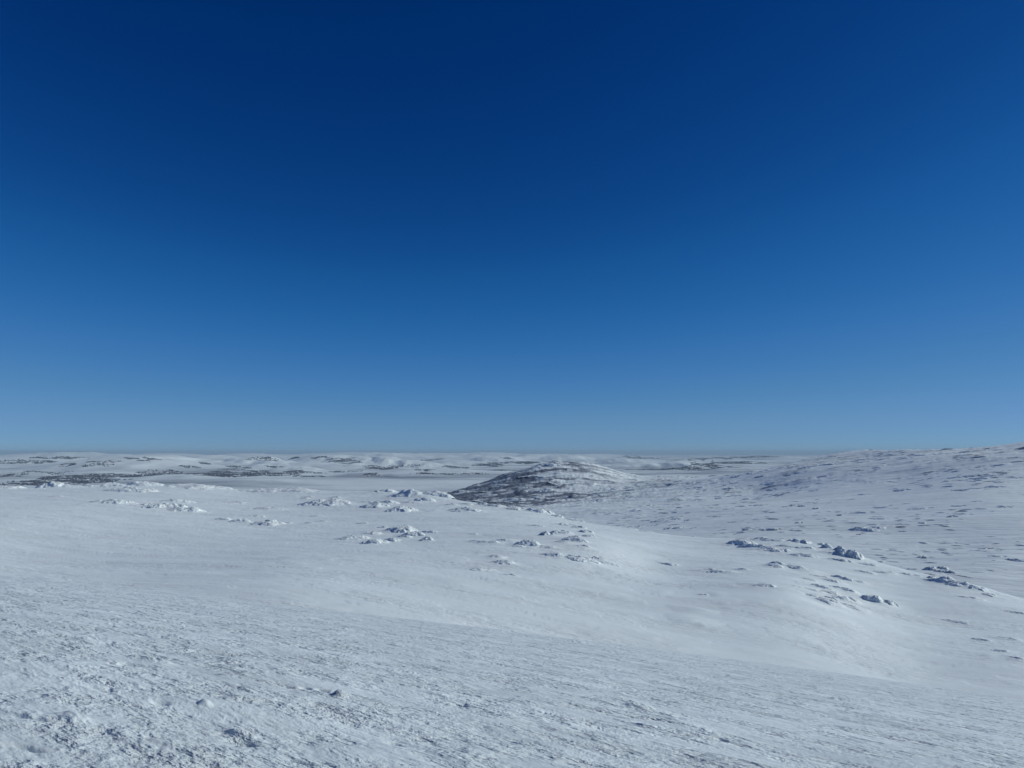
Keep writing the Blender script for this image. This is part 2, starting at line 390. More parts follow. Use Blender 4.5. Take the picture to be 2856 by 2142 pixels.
# px, py (foot), width px, height px, style, label
OUTCROPS = [
    # skyline row at the left, in front of the dark birch wood
    (12, 489, 22, 3.2, "frost", "low frosted outcrop at the far left end of the plateau skyline"),
    (70, 487, 27, 6.0, "dome", "rounded white outcrop, first hump of the left skyline in front of the birch wood"),
    (114, 486.5, 27, 4.4, "frost", "frosted outcrop between the rounded hump and the jagged outcrop on the left skyline"),
    (147, 486.5, 27, 5.2, "frost", "jagged frosted outcrop, highest point of the left skyline row"),
    (135, 491.5, 30, 4.6, "frost", "frosted outcrop just below the jagged skyline outcrop"),
    (200, 488, 42, 4.6, "frost", "long low frosted outcrop tapering right, ending the left skyline row"),
    (290, 491.5, 48, 5.0, "frost", "widest frosted outcrop, lying along the middle of the plateau skyline"),
    (385, 493.5, 26, 4.4, "dome", "smooth snow hump with dark left side on the skyline beside the big dome"),
    (424, 497.5, 42, 8.2, "dome", "largest snow covered dome on the plateau skyline, left of the dark hill"),
    (423, 501.5, 22, 4.0, "dome", "small snow hump directly below the largest skyline dome"),
    # second row
    (57, 497, 9, 1.6, "mound", "lone tiny snow bump on flat snow below the rounded white hump"),
    (122, 504, 20, 4.6, "frost", "small frosted outcrop with a low trail of bumps, leftmost of the second row"),
    (150, 506, 12, 2.6, "frost", None), (98, 502.5, 10, 1.8, "mound", None), (110, 501.5, 8, 1.6, "mound", None),
    (173, 509, 26, 7.0, "frost", "craggy frosted outcrop at the centre of the left second row"),
    (180, 502.5, 20, 3.2, "frost", "narrow frosted ledge above the craggy outcrop of the left second row"),
    (192, 511.5, 21, 5.0, "frost", "pale frosted outcrop with bright right slope beside the craggy one"),
    (240, 503.5, 20, 2.4, "mound", "thin snow ledge halfway between left second row and the wide skyline outcrop"),
    (273, 510, 22, 3.0, "frost", "thin frosted ledge below the widest skyline outcrop"),
    (226, 520, 12, 2.4, "frost", None), (246, 522.5, 17, 3.8, "frost", "left hand frosted outcrop of the low pair under the thin ledge"),
    (270, 525, 23, 4.8, "frost", "right hand, larger frosted outcrop of the low pair under the thin ledge"),
    (259, 517, 14, 2.4, "frost", None), (290, 524, 8, 2.0, "mound", None), (311, 524, 8, 1.8, "mound", None),
    (335, 505, 36, 7.0, "frost", "broad steep frosted outcrop with streaked face below the skyline gap"),
    (376, 507.5, 18, 4.6, "frost", "left frosted outcrop of the pair between streaked outcrop and largest dome"),
    (386, 504.5, 22, 4.0, "frost", "right frosted outcrop of the pair between streaked outcrop and largest dome"),
    (403, 511.5, 22, 6.4, "frost", "frosted outcrop with bright tail at right, below the largest skyline dome"),
    (366, 503, 10, 2.2, "mound", None), (469, 511.5, 24, 5.0, "frost", "frosted outcrop alone on smooth snow below the start of the dark hill"),
    (469, 505, 12, 2.2, "mound", None), (485, 505.5, 13, 2.8, "frost", None), (497, 507, 15, 3.2, "frost", None), (519, 510, 20, 3.4, "frost", None),
    (364, 524, 9, 2.2, "mound", None), (323, 522, 10, 2.0, "mound", None), (317, 517, 10, 1.6, "mound", None), (453, 506, 14, 2.4, "mound", None),
    (312, 497.5, 12, 1.8, "mound", None), (306, 499, 9, 1.6, "mound", None), (338, 498, 10, 1.6, "mound", None), (412, 503.5, 22, 2.2, "mound", None),
    # middle cluster
    (402, 532, 26, 7.2, "frost", "topmost and widest frosted outcrop of the middle cluster"),
    (374, 543.5, 17, 5.4, "frost", "lowest frosted outcrop of the middle cluster"),
    (355, 539.5, 22, 4.6, "frost", "leftmost frosted outcrop of the middle cluster"),
    (384, 543, 9, 3.8, "frost", "small round frosted knob touching the lowest outcrop of the middle cluster"),
    (373, 535, 15, 3.8, "frost", "low ledge with tail between the leftmost and topmost outcrops of middle cluster"),
    (394, 541.5, 13, 3.6, "frost", "small frosted rock under the topmost outcrop of the middle cluster"),
    (417, 536.5, 18, 5.0, "frost", "frosted outcrop at right of centre in the middle cluster"),
    (428, 541, 11, 5.2, "frost", "rightmost steep frosted rock of the middle cluster"),
    (431, 533, 13, 2.8, "frost", None), (406, 538, 12, 2.8, "frost", None), (387, 528, 10, 2.4, "mound", None),
    # right middle cluster with the dark boulder
    (553, 536, 15, 6.6, "boulder", "dark round boulder with white right side in the cluster under the dark hill"),
    (564, 534, 18, 4.8, "frost", "frosted rock just right of the dark round boulder"),
    (578, 541, 20, 4.4, "frost", "long frosted rock lower right of the dark round boulder"),
    (588, 533.5, 14, 4.0, "frost", "upper right frosted rock in the cluster of the dark boulder"),
    (591, 537, 12, 3.0, "frost", None), (569, 526, 16, 3.2, "frost", None), (581, 529, 12, 3.4, "frost", None), (537, 526.5, 14, 2.8, "mound", None),
    (495, 543.5, 17, 3.4, "mound", None), (511, 541, 15, 3.2, "mound", None),
    (529, 545.5, 20, 6.2, "frost", "ribbed frosted outcrop lower left of the dark round boulder"),
    (519, 547, 12, 2.4, "mound", None), (509, 563.5, 20, 5.4, "mound", "snow mound with long dark tail on its left, below the ribbed outcrop"),
    (486, 570, 18, 3.2, "mound", "thin snow mound with narrow tail at the lower left of the scattered mounds"), (512, 576, 8, 2.2, "mound", None),
    (497, 557.5, 18, 3.2, "mound", None), (475, 542.5, 12, 2.0, "mound", None), (475, 535, 10, 1.8, "mound", None),
    (559, 557, 20, 4.6, "mound", "long snow mound with tail, centre of the lower edge of the scattered mounds"),
    (587, 561, 22, 4.8, "frost", "ribbed frosted outcrop at the lower right end of the scattered mounds"), (600, 561, 12, 3.6, "frost", None), (573, 557.5, 10, 3.0, "mound", None),
    (585, 548, 14, 3.4, "mound", None), (553, 548, 13, 2.6, "mound", None), (564, 543, 12, 2.6, "mound", None), (611, 564, 14, 2.8, "mound", None),
    (518, 507.5, 12, 2.6, "frost", None), (545, 514, 20, 4.6, "frost", "frosted ridge on the plateau crest in front of the valley"), (559, 517.5, 14, 3.4, "frost", None), (576, 521, 14, 2.6, "frost", None),
    (607, 525.5, 16, 2.4, "frost", None), (634, 529.5, 14, 2.6, "mound", None), (598, 524, 9, 2.0, "mound", None), (647, 532, 14, 1.8, "mound", None),
    # right plateau
    (740, 545, 26, 5.4, "dome", "grey snow mound with pinkish rock, left neighbour of the long boulder row"),
    (760, 550, 22, 5.2, "dome", "dark sided snow mound below the left end of the long boulder row"),
    (780, 552, 18, 3.4, "frost", None), (672, 564.5, 13, 3.0, "mound", None), (713, 571, 13, 2.8, "mound", None), (728, 572.5, 18, 4.0, "mound", "larger snow mound of the trio on open snow below the boulder row"),
    (744, 570, 12, 2.2, "mound", None), (769, 587, 17, 4.2, "mound", "lone snow mound with dark tail left of the lower mound field"), (777, 567, 14, 4.0, "mound", None), (704, 596, 8, 1.6, "mound", None),
    (797, 542.5, 20, 4.0, "boulder", "flat dark boulder at the left end of the row along the plateau crest"),
    (811, 544.5, 16, 4.6, "boulder", "second dark boulder from the left in the crest row"),
    (822, 546, 12, 4.6, "boulder", "third dark boulder from the left in the crest row"),
    (830, 548.5, 11, 6.0, "boulder", "fourth boulder of the crest row, narrow and wedged beside the tall ones"),
    (837, 551.5, 14, 7.0, "boulder", "tall boulder next to the biggest one in the crest row"),
    (847, 556.5, 22, 9.4, "boulder", "biggest boulder with dark front face at the right end of the crest row"),
    (778, 541.5, 18, 2.4, "frost", None), (762, 540.5, 16, 2.2, "frost", None), (748, 539.5, 14, 2.0, "frost", None),
    (872, 566, 13, 3.6, "mound", "snow mound just inside the crest right of the biggest boulder"),
    (914, 576.5, 12, 2.6, "mound", None), (930, 579.5, 13, 4.6, "boulder", "pointed dark rock on the right crest with a snowy ledge behind"), (941, 582.5, 15, 2.8, "frost", None),
    (953, 584.5, 17, 4.0, "frost", "dark sided ledge in the middle of the right crest chain"), (966, 588, 18, 4.6, "frost", "bright knobbly frosted rocks near the end of the right crest chain"),
    (979, 591, 13, 4.6, "frost", "last frosted rock of the right crest chain"), (990, 596, 10, 2.2, "mound", None),
    (974, 600.5, 18, 2.8, "mound", "flat dark mound on open snow below the right crest chain"), (1019, 613.5, 12, 2.6, "mound", None),
    # lower mound field
    (806, 571, 18, 4.6, "mound", "dark headed snow mound at the top left of the lower mound field"), (803, 557, 19, 4.0, "mound", None), (846, 580, 12, 4.6, "mound", None), (838, 583, 14, 3.0, "mound", None),
    (852, 593.5, 12, 4.6, "mound", None), (843, 590, 11, 3.2, "mound", None), (828, 590, 14, 3.6, "mound", None), (820, 592, 12, 3.0, "mound", None), (836, 594.5, 12, 3.4, "mound", None),
    (845, 600.5, 14, 4.2, "mound", None), (855, 602.5, 10, 3.4, "mound", None), (827, 604, 12, 3.4, "mound", None),
    (838, 606, 17, 4.8, "mound", "pale rounded mound at the lower edge of the lower mound field"), (855, 608, 14, 2.6, "mound", None), (863, 612, 14, 1.8, "mound", None),
    (884, 604.5, 18, 6.2, "dome", "separate snow mound with bright drift, right of the lower mound field"), (799, 587.5, 11, 2.2, "mound", None), (776, 568, 11, 3.6, "mound", None), (792, 567.5, 12, 2.8, "mound", None),
    (789, 547, 12, 2.6, "mound", None), (810, 550, 17, 3.4, "mound", None), (837, 556, 14, 3.6, "mound", None), (845, 562.5, 14, 3.4, "mound", None), (824, 578, 12, 2.2, "mound", None), (812, 580, 12, 2.2, "mound", None),
    (862, 583, 14, 2.6, "mound", None), (818, 598, 10, 2.4, "mound", None), (833, 600, 10, 3.0, "mound", None), (866, 573, 14, 2.6, "mound", None), (890, 574, 14, 2.0, "mound", None),
    (985, 640, 9, 2.2, "mound", None), (1015, 640, 12, 2.4, "mound", None), (1008, 652, 11, 2.2, "mound", None), (960, 622, 14, 2.2, "mound", None), (1020, 660, 8, 1.8, "mound", None),
]
PLACES = [hit(p[0], p[1], 100, 1500) for p in OUTCROPS]
for (px, py, wpx, hpx, style, label), (X_, Y_, Z_, R_) in zip(OUTCROPS, PLACES):
    DRIFTS.append((X_, Y_, 0.75 * wpx / FPX * R_, 0.45 * wpx / FPX * R_, (0.40 if style != "boulder" else 0.2) * hpx / FPX * R_, -28.0 - math.degrees(math.atan2(X_, Y_)) * 0.6))

# ------------------------------------------------------------------ materials
def new_mat(name):
    m = bpy.data.materials.new(name); m.use_nodes = True
    return m, m.node_tree, m.node_tree.nodes, m.node_tree.links

def noise(nt, vec, scale, detail=4.0, rough=0.55):
    n = nt.nodes.new("ShaderNodeTexNoise")
    n.inputs["Scale"].default_value = scale
    n.inputs["Detail"].default_value = detail
    n.inputs["Roughness"].default_value = rough
    nt.links.new(vec, n.inputs["Vector"])
    return n.outputs["Fac"]

def snow_mat(name, layers, turn=-38.0, stretch=2.2, rock=False, col=(0.76, 0.855, 0.855), tone=0.05, patch=None):
    """layers: (cell size in m, height in m)"""
    m, nt, nodes, links = new_mat(name)
    b = nodes["Principled BSDF"]
    geo = nodes.new("ShaderNodeNewGeometry")
    mp = nodes.new("ShaderNodeMapping"); mp.vector_type = 'TEXTURE'
    mp.inputs["Rotation"].default_value = (0, 0, math.radians(turn))
    mp.inputs["Scale"].default_value = (stretch, 1, 1)
    links.new(geo.outputs["Position"], mp.inputs["Vector"])
    vec = mp.outputs[0]
    nrm = None
    if patch:                                               # wind-packed smooth patches between rough crust
        pf = noise(nt, vec, 1.0 / patch, 4.0, 0.55)
        pr = nodes.new("ShaderNodeMapRange"); pr.inputs["From Min"].default_value = 0.42; pr.inputs["From Max"].default_value = 0.60
        pr.inputs["To Min"].default_value = 0.35; pr.inputs["To Max"].default_value = 2.0
        links.new(pf, pr.inputs["Value"])
    for cell, hgt in layers:
        f = noise(nt, vec, 1.0 / cell, 3.0)
        if patch:
            pm = nodes.new("ShaderNodeMath"); pm.operation = 'MULTIPLY'
            ps = nodes.new("ShaderNodeMath"); ps.operation = 'SUBTRACT'; ps.inputs[1].default_value = 0.5
            links.new(f, ps.inputs[0]); links.new(ps.outputs[0], pm.inputs[0]); links.new(pr.outputs[0], pm.inputs[1]); f = pm.outputs[0]
        bp = nodes.new("ShaderNodeBump")
        bp.inputs["Strength"].default_value = 1.0
        bp.inputs["Distance"].default_value = hgt
        links.new(f, bp.inputs["Height"])
        if nrm: links.new(nrm, bp.inputs["Normal"])
        nrm = bp.outputs["Normal"]
    links.new(nrm, b.inputs["Normal"])
    # crusted ice and fresh rime differ a little in tone
    f = noise(nt, vec, 1.0 / (layers[0][0] * 4), 5.0, 0.6)
    rp = nodes.new("ShaderNodeValToRGB")
    rp.color_ramp.elements[0].position = 0.35
    rp.color_ramp.elements[1].position = 0.65
    rp.color_ramp.elements[0].color = (*[c * (1 - tone) for c in col], 1)
    rp.color_ramp.elements[1].color = (*[min(0.95, c * (1 + tone)) for c in col], 1)
    links.new(f, rp.inputs[0])
    out = rp.outputs[0]
    if rock:
        at = nodes.new("ShaderNodeAttribute"); at.attribute_name = "rock"
        f2 = noise(nt, vec, 1.0 / layers[-2][0], 5.0, 0.7)
        ad = nodes.new("ShaderNodeMath"); ad.operation = 'ADD'
        links.new(at.outputs["Fac"], ad.inputs[0]); links.new(f2, ad.inputs[1])
        mr = nodes.new("ShaderNodeMapRange")
        mr.inputs["From Min"].default_value = 0.72; mr.inputs["From Max"].default_value = 1.36
        links.new(ad.outputs[0], mr.inputs["Value"])
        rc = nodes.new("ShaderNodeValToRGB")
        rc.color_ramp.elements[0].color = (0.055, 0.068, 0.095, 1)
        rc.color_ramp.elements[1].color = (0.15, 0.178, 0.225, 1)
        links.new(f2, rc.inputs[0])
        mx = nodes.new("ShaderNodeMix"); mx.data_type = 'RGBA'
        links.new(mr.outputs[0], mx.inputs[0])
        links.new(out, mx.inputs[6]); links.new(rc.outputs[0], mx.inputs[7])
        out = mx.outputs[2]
    links.new(out, b.inputs["Base Color"])
    b.inputs["Roughness"].default_value = 0.62
    b.inputs["Specular IOR Level"].default_value = 0.25
    return m

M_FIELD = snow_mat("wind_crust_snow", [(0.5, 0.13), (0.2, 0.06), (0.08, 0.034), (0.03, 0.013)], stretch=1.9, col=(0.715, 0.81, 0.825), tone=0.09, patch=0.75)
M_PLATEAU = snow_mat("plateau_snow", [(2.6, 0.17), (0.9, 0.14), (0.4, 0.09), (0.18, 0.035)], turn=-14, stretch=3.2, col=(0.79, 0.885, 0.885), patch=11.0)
M_SLOPE = snow_mat("rocky_slope_snow", [(24.0, 2.0), (9.0, 1.3), (4.0, 0.7)], turn=-30, stretch=4.0, rock=True, col=(0.81, 0.905, 0.90))
M_PLAIN = snow_mat("far_snow", [(420.0, 22.0), (160.0, 7.0), (60.0, 3.0)], turn=0, stretch=1.6)
# heath and bog show through the thin snow of the low ground out there; the hilltops stay white
nt = M_PLAIN.node_tree; nodes = nt.nodes; links = nt.links
geo = nodes.new("ShaderNodeNewGeometry"); sx = nodes.new("ShaderNodeSeparateXYZ"); links.new(geo.outputs["Position"], sx.inputs[0])
mz = nodes.new("ShaderNodeMapRange"); mz.inputs["From Min"].default_value = -120.0; mz.inputs["From Max"].default_value = -195.0
links.new(sx.outputs[2], mz.inputs["Value"])
mpf = nodes.new("ShaderNodeMapping"); mpf.vector_type = 'TEXTURE'; mpf.inputs["Scale"].default_value = (2.2, 1, 1)
links.new(geo.outputs["Position"], mpf.inputs["Vector"])
f1 = noise(nt, mpf.outputs[0], 0.0011, 7.0, 0.66)
mf = nodes.new("ShaderNodeMapRange"); mf.inputs["From Min"].default_value = 0.46; mf.inputs["From Max"].default_value = 0.66
links.new(f1, mf.inputs["Value"])
mm = nodes.new("ShaderNodeMath"); mm.operation = 'MULTIPLY'; links.new(mz.outputs[0], mm.inputs[0]); links.new(mf.outputs[0], mm.inputs[1])
m2 = nodes.new("ShaderNodeMath"); m2.operation = 'MULTIPLY'; m2.inputs[1].default_value = 1.0; links.new(mm.outputs[0], m2.inputs[0])
mx = nodes.new("ShaderNodeMix"); mx.data_type = 'RGBA'
b = nodes["Principled BSDF"]; src_ = b.inputs["Base Color"].links[0].from_socket
links.new(m2.outputs[0], mx.inputs[0]); links.new(src_, mx.inputs[6]); mx.inputs[7].default_value = (0.22, 0.25, 0.29, 1)
links.new(mx.outputs[2], b.inputs["Base Color"])
M_RIME = snow_mat("rime_crust", [(0.9, 0.25), (0.35, 0.12)], turn=-50, stretch=1.8, col=(0.78, 0.865, 0.87), rock=True)

# ------------------------------------------------------------------ terrain mesh, one continuous sheet cut into its landforms
def steps(r0, r1, k):
    n = max(2, int(round(math.log(r1 / r0) / k)))
    return np.geomspace(r0, r1, n + 1)[:-1]
radii = np.concatenate([steps(0.4, 3.2, .06), steps(3.2, 9, .003), steps(9, 18, .0046), steps(18, 110, .0065), steps(110, 360, .0052), steps(360, 700, .0065),
                        steps(700, 4200, .0068), steps(4200, 62000, .0095), [62000.0]])
fine = np.radians(np.arange(-37.0, 37.0001, 0.056))
side = np.radians(np.concatenate([37 + np.geomspace(0.15, 16, 60), np.arange(55, 180, 2.5)]))
azs = np.concatenate([-side[::-1], fine, side])
nc, nr = len(azs), len(radii)
A, Rg = np.meshgrid(azs, radii)
X = Rg * np.sin(A); Y = Rg * np.cos(A)
Z, OWN, ROCK = terrain(X, Y, True)
PXG = px_of(A)

def add_mesh(name, co, quads, mat, rock=None, parent=None, tris=None):
    me = bpy.data.meshes.new(name)
    nq = len(quads); nt_ = 0 if tris is None else len(tris)
    me.vertices.add(len(co)); me.vertices.foreach_set("co", np.ascontiguousarray(co, np.float32).ravel())
    loops = np.asarray(quads, np.int32).ravel()
    starts = np.arange(nq, dtype=np.int32) * 4
    if nt_:
        loops = np.concatenate([loops, np.asarray(tris, np.int32).ravel()])
        starts = np.concatenate([starts, nq * 4 + np.arange(nt_, dtype=np.int32) * 3])
    me.loops.add(len(loops)); me.loops.foreach_set("vertex_index", loops)
    me.polygons.add(nq + nt_); me.polygons.foreach_set("loop_start", starts)
    me.update(calc_edges=True)
    me.validate()
    me.shade_smooth()
    if rock is not None:
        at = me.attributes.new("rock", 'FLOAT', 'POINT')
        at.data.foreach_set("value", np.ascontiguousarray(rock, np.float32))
    me.materials.append(mat)
    o = bpy.data.objects.new(name, me)
    scene.collection.objects.link(o)
    if parent is not None: o.parent = parent
    return o

def tag(o, label=None, cat=None, group=None, kind=None):
    if label: o["label"] = label
    if cat: o["category"] = cat
    if group: o["group"] = group
    if kind: o["kind"] = kind
    return o

idx = np.arange(nr * nc).reshape(nr, nc)
q = np.stack([idx[:-1], np.roll(idx, -1, 1)[:-1], np.roll(idx, -1, 1)[1:], idx[1:]], -1)   # closed ring
qc = OWN[:-1, :]
cpx = PXG[:-1, :]
zone = qc.copy()
zone[(qc == 2) & (cpx < 648)] = 4                       # dark hill
co_all = np.stack([X, Y, Z], -1).reshape(-1, 3)
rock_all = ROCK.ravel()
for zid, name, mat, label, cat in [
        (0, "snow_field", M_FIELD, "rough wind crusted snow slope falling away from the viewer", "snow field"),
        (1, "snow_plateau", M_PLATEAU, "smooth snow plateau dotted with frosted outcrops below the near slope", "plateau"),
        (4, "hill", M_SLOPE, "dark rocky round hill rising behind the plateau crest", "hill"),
        (2, "hillside", M_SLOPE, "long snowy hillside climbing to the right above the valley", "hillside"),
        (3, "plain", M_PLAIN, "far snow plain with low white hills running to the horizon", "plain")]:
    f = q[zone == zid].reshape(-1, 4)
    if not len(f): continue
    used, inv = np.unique(f, return_inverse=True)
    tris = None
    co = co_all[used]; rk = rock_all[used]
    fq = inv.reshape(-1, 4)[:, ::-1]
    if zid == 0:                                          # close the sheet under the camera
        ring = np.searchsorted(used, idx[0])
        co = np.vstack([co, [[0, 0, float(Z[0].mean())]]]); rk = np.append(rk, 0)
        c0 = len(co) - 1
        tris = np.stack([np.full(nc, c0), np.roll(ring, -1), ring], -1)
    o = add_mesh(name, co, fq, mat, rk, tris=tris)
    tag(o, label, cat, kind="structure")
print("terrain", nr, nc, nr * nc)

# ------------------------------------------------------------------ frosted outcrops, each a body of its own standing on the ground
def lumps_height(u, v, L, W, H, rng, n, tail, rough=1.0):
    """height of a clump of wind shaped lumps over local axes (metres)"""
    su, sv = float(rng.uniform(-50, 50)), float(rng.uniform(-50, 50))
    wu = u + 0.13 * L * fbm(u / (0.28 * L) + su, v / (0.3 * W) + sv, 201, 4)
    wv = v + 0.20 * W * fbm(u / (0.28 * L) + sv, v / (0.3 * W) + su, 202, 4)
    env = np.zeros(u.shape)
    for k in range(n):
        if n == 1:
            cu, cv, l, w, hh = 0.0, 0.0, 0.47 * L, 0.45 * W, 1.0
        else:
            cu = rng.uniform(-0.38, 0.36) * L; cv = rng.uniform(-0.34, 0.34) * W
            s = rng.uniform(0.3, 1.0) if k else 1.0
            l, w, hh = 0.31 * L * s, 0.27 * W * s, (0.35 + 0.65 * s) * rng.uniform(0.7, 1.0)
        a = (wu - cu) / l
        a = np.where(a < 0, a / (1.0 + tail), a / 0.8)          # long lee tail, blunt frosted head
        b = (wv - cv) / w
        q = np.sqrt(a * a + b * b)
        env = np.maximum(env, hh * np.clip(1 - (q / 1.3) ** 2, 0, 1) ** 1.15)
    c = max(0.3, 0.2 * L)
    fu, fv = rot(wu, wv, 24)
    rg = ridged(fu / (c * 1.3) + su, fv / (c * 0.26) + sv, 203, 4, 0.6)      # rime fins across the lump
    f = fbm(wu / (c * 0.9) + sv, wv / (c * 0.45), 204, 4, 0.6)
    h = H * (env * (0.80 + rough * (0.34 * (rg - 0.5) * 1.6 + 0.26 * f)) - 0.13 + 0.05 * rough * f)
    return h, rg

def grid_quads(ny, nx):
    i = np.arange(ny * nx).reshape(ny, nx)
    return np.stack([i[:-1, :-1], i[:-1, 1:], i[1:, 1:], i[1:, :-1]], -1).reshape(-1, 4)

def one_piece(f):
    """which faces belong to the largest piece joined edge to edge"""
    n = len(f); lab = np.arange(n)
    if n < 2: return np.ones(n, bool)
    e = np.sort(np.stack([f, np.roll(f, -1, 1)], -1).reshape(-1, 2), 1)
    key = e[:, 0].astype(np.int64) * (f.max() + 1) + e[:, 1]
    fid = np.repeat(np.arange(n), 4)
    o_ = np.argsort(key, kind="stable"); k_ = key[o_]; g_ = fid[o_]
    m_ = k_[1:] == k_[:-1]; p, q_ = g_[:-1][m_], g_[1:][m_]
    while True:
        new = lab.copy()
        np.minimum.at(new, p, lab[q_]); np.minimum.at(new, q_, lab[p])
        new = new[new]
        if (new == lab).all(): break
        lab = new
    return lab == np.bincount(lab).argmax()

def outcrop(name, px, py, wpx, hpx, seed, style="frost", turn=None, at=None, parts=False):
    """a clump of rock and rime at the pixel's place on the ground, wpx wide and hpx high from the camera"""
    rng = np.random.default_rng(seed)
    X, Y, Z, R = at if at else hit(px, py, 100, 5000)
    L = (1.22 if style != "boulder" else 1.3) * wpx / FPX * R; H = hpx / FPX * R
    deg = -24.0 + rng.uniform(-10, 10) if turn is None else turn
    deg -= math.degrees(math.atan2(X, Y)) * 0.6
    W = L * rng.uniform(0.55, 0.8)
    n = {"frost": max(5, min(18, int(wpx / 1.8))), "mound": 2, "dome": 3, "boulder": 2, "rubble": 9}[style]
    tail = {"frost": 0.7, "mound": 1.6, "dome": 0.9, "boulder": 0.15, "rubble": 0.4}[style]
    if style == "boulder": W = L * 0.7
    H *= {"frost": 0.60, "mound": 0.5, "dome": 0.85, "boulder": 0.82, "rubble": 0.8}[style]
    nx = int(np.clip(wpx * 3.2, 26, 90)); ny = int(np.clip(nx * 0.7, 22, 60))
    u, v = np.meshgrid(np.linspace(-0.85 * L, 0.6 * L, nx), np.linspace(-0.62 * W, 0.62 * W, ny))
    h, rg = lumps_height(u, v, L, W, H * 1.12, rng, n, tail, {"frost": 1.0, "mound": 0.5, "dome": 0.7, "boulder": 0.8, "rubble": 1.0}[style])
    c, s = math.cos(math.radians(deg)), math.sin(math.radians(deg))
    wx, wy = u * c - v * s, u * s + v * c
    gz = terrain(X + wx, Y + wy, True)[0]
    z = gz + h - 0.04 * H
    z = np.where(h <= 0, gz - 0.06 * H + np.maximum(h, -0.2 * H), z)
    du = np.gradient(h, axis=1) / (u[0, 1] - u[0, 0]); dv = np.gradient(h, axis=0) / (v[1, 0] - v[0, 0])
    lee = sstep(0.15, 0.9, du * 0.8 + dv * 0.6)                # steep left and near faces, given more rock colour
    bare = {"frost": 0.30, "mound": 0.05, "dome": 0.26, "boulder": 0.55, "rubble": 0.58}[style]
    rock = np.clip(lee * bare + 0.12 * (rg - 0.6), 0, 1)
    co = np.stack([wx, wy, z - Z], -1).reshape(-1, 3)
    fq = grid_quads(ny, nx)
    hf = h.ravel()
    keep = (hf[fq] > -0.12 * H).all(1)
    fq = fq[keep]
    fq = fq[one_piece(fq)]
    used, inv = np.unique(fq, return_inverse=True)
    if parts:
        o = bpy.data.objects.new(name, None); scene.collection.objects.link(o)
        o.empty_display_size = 0.5
        bare_f = rock.ravel()[fq].mean(1) > (0.16 if style != "boulder" else 0.12)
        for _ in range(3):                                   # one connected face of bare rock, one connected crust
            i_ = np.nonzero(bare_f)[0]
            if len(i_): bare_f[i_[~one_piece(fq[i_])]] = False
            i_ = np.nonzero(~bare_f)[0]
            if len(i_): bare_f[i_[~one_piece(fq[i_])]] = True
        for sel, pn_ in ((bare_f, "bare_rock"), (~bare_f, "snow_crust")):
            if sel.any():
                us, iv = np.unique(fq[sel], return_inverse=True)
                add_mesh(pn_, co[us], iv.reshape(-1, 4), M_RIME, rock.ravel()[us], parent=o)
    else:
        o = add_mesh(name, co[used], inv.reshape(-1, 4), M_RIME, rock.ravel()[used])
    o.location = (X, Y, Z)
    if style == "boulder":
        m = sstep(0.3, 0.55, h / H) * sstep(3.2, 1.2, np.hypot(du, dv))
        m = m * sstep(-0.4, 0.1, fbm(wx / (0.3 * L) + seed, wy / (0.3 * L), 207, 3) + 0.1)
        cz = z + 0.10 * H * m - 0.02 - 0.05 * H * (m < 0.02)
        fq2 = grid_quads(ny, nx)
        fq2 = fq2[(m.ravel()[fq2] > 0.02).any(1)]
        if len(fq2):
            us, inv = np.unique(fq2, return_inverse=True)
            cc = np.stack([wx, wy, cz - Z], -1).reshape(-1, 3)[us]
            add_mesh("snow_cap", cc, inv.reshape(-1, 4), M_RIME, np.zeros(len(us)), parent=o)
    return o

NAMES = {"frost": ("frosted_outcrop", "rock outcrop"), "mound": ("snow_mound", "snow mound"), "dome": ("snow_mound", "snow mound"), "boulder": ("boulder", "boulder")}
for i, (px, py, wpx, hpx, style, label) in enumerate(OUTCROPS):
    nm, cat = NAMES[style]
    o = outcrop(nm, px, py, wpx, hpx, 1000 + i, style, at=PLACES[i], parts=label is not None and style != "mound")
    if label is None:
        label, grp = (("small frosted rock scattered on the plateau snow", "small frosted rocks on the plateau") if style == "frost"
                      else ("small wind shaped snow bump with a tail on the plateau", "small snow bumps on the plateau"))
    else:
        grp = {"frost": "frosted outcrops on the plateau", "mound": "wind shaped mounds on the plateau", "dome": "wind shaped mounds on the plateau", "boulder": "boulders along the plateau crest"}[style]
    tag(o, label, cat, grp)

# dark rocks one can tell apart on the hillside across the valley
for i, (px, py, wpx, hpx, label) in enumerate([
        (937, 569, 13, 4.4, "dark rock with a white cap at the valley foot, upper of a pair"), (948, 572, 12, 3.6, "snowy dark rock at the valley foot, lower of a pair"),
        (955, 519.5, 7, 2.2, "flat black rock alone on the open right hillside"), (747, 532.5, 9, 2.4, "black rocks on the hillside just above the left mounds of the boulder row"),
        (675, 527.5, 13, 3.0, "dark pointed rock on the hillside behind the gap in the plateau crest"), (911, 569, 9, 1.8, "low dark rock at the valley foot left of the pair"),
        (924, 557, 6, 2.2, "small dark rock standing above the valley foot pair"), (801, 526, 7, 1.8, "dark rock on the hillside above the start of the boulder row"),
        (868, 531, 22, 3.6, "wide frosted outcrop with dark streaks midway on the right hillside"), (793, 505, 5, 1.8, None), (802, 505.5, 5, 1.6, None), (816, 508, 5, 1.8, None),
        (840, 517.5, 5, 1.6, None), (922, 525.5, 5, 1.5, None), (882, 561, 6, 1.8, None), (860, 535, 4, 1.4, None), (990, 546, 8, 1.8, None), (1016, 560, 12, 2.6, None)]):
    o = outcrop("boulder", px, py, wpx, hpx, 4000 + i, "rubble")
    tag(o, label or "small dark rock among the snow on the right hillside", "boulder", "dark rocks on the hillside")

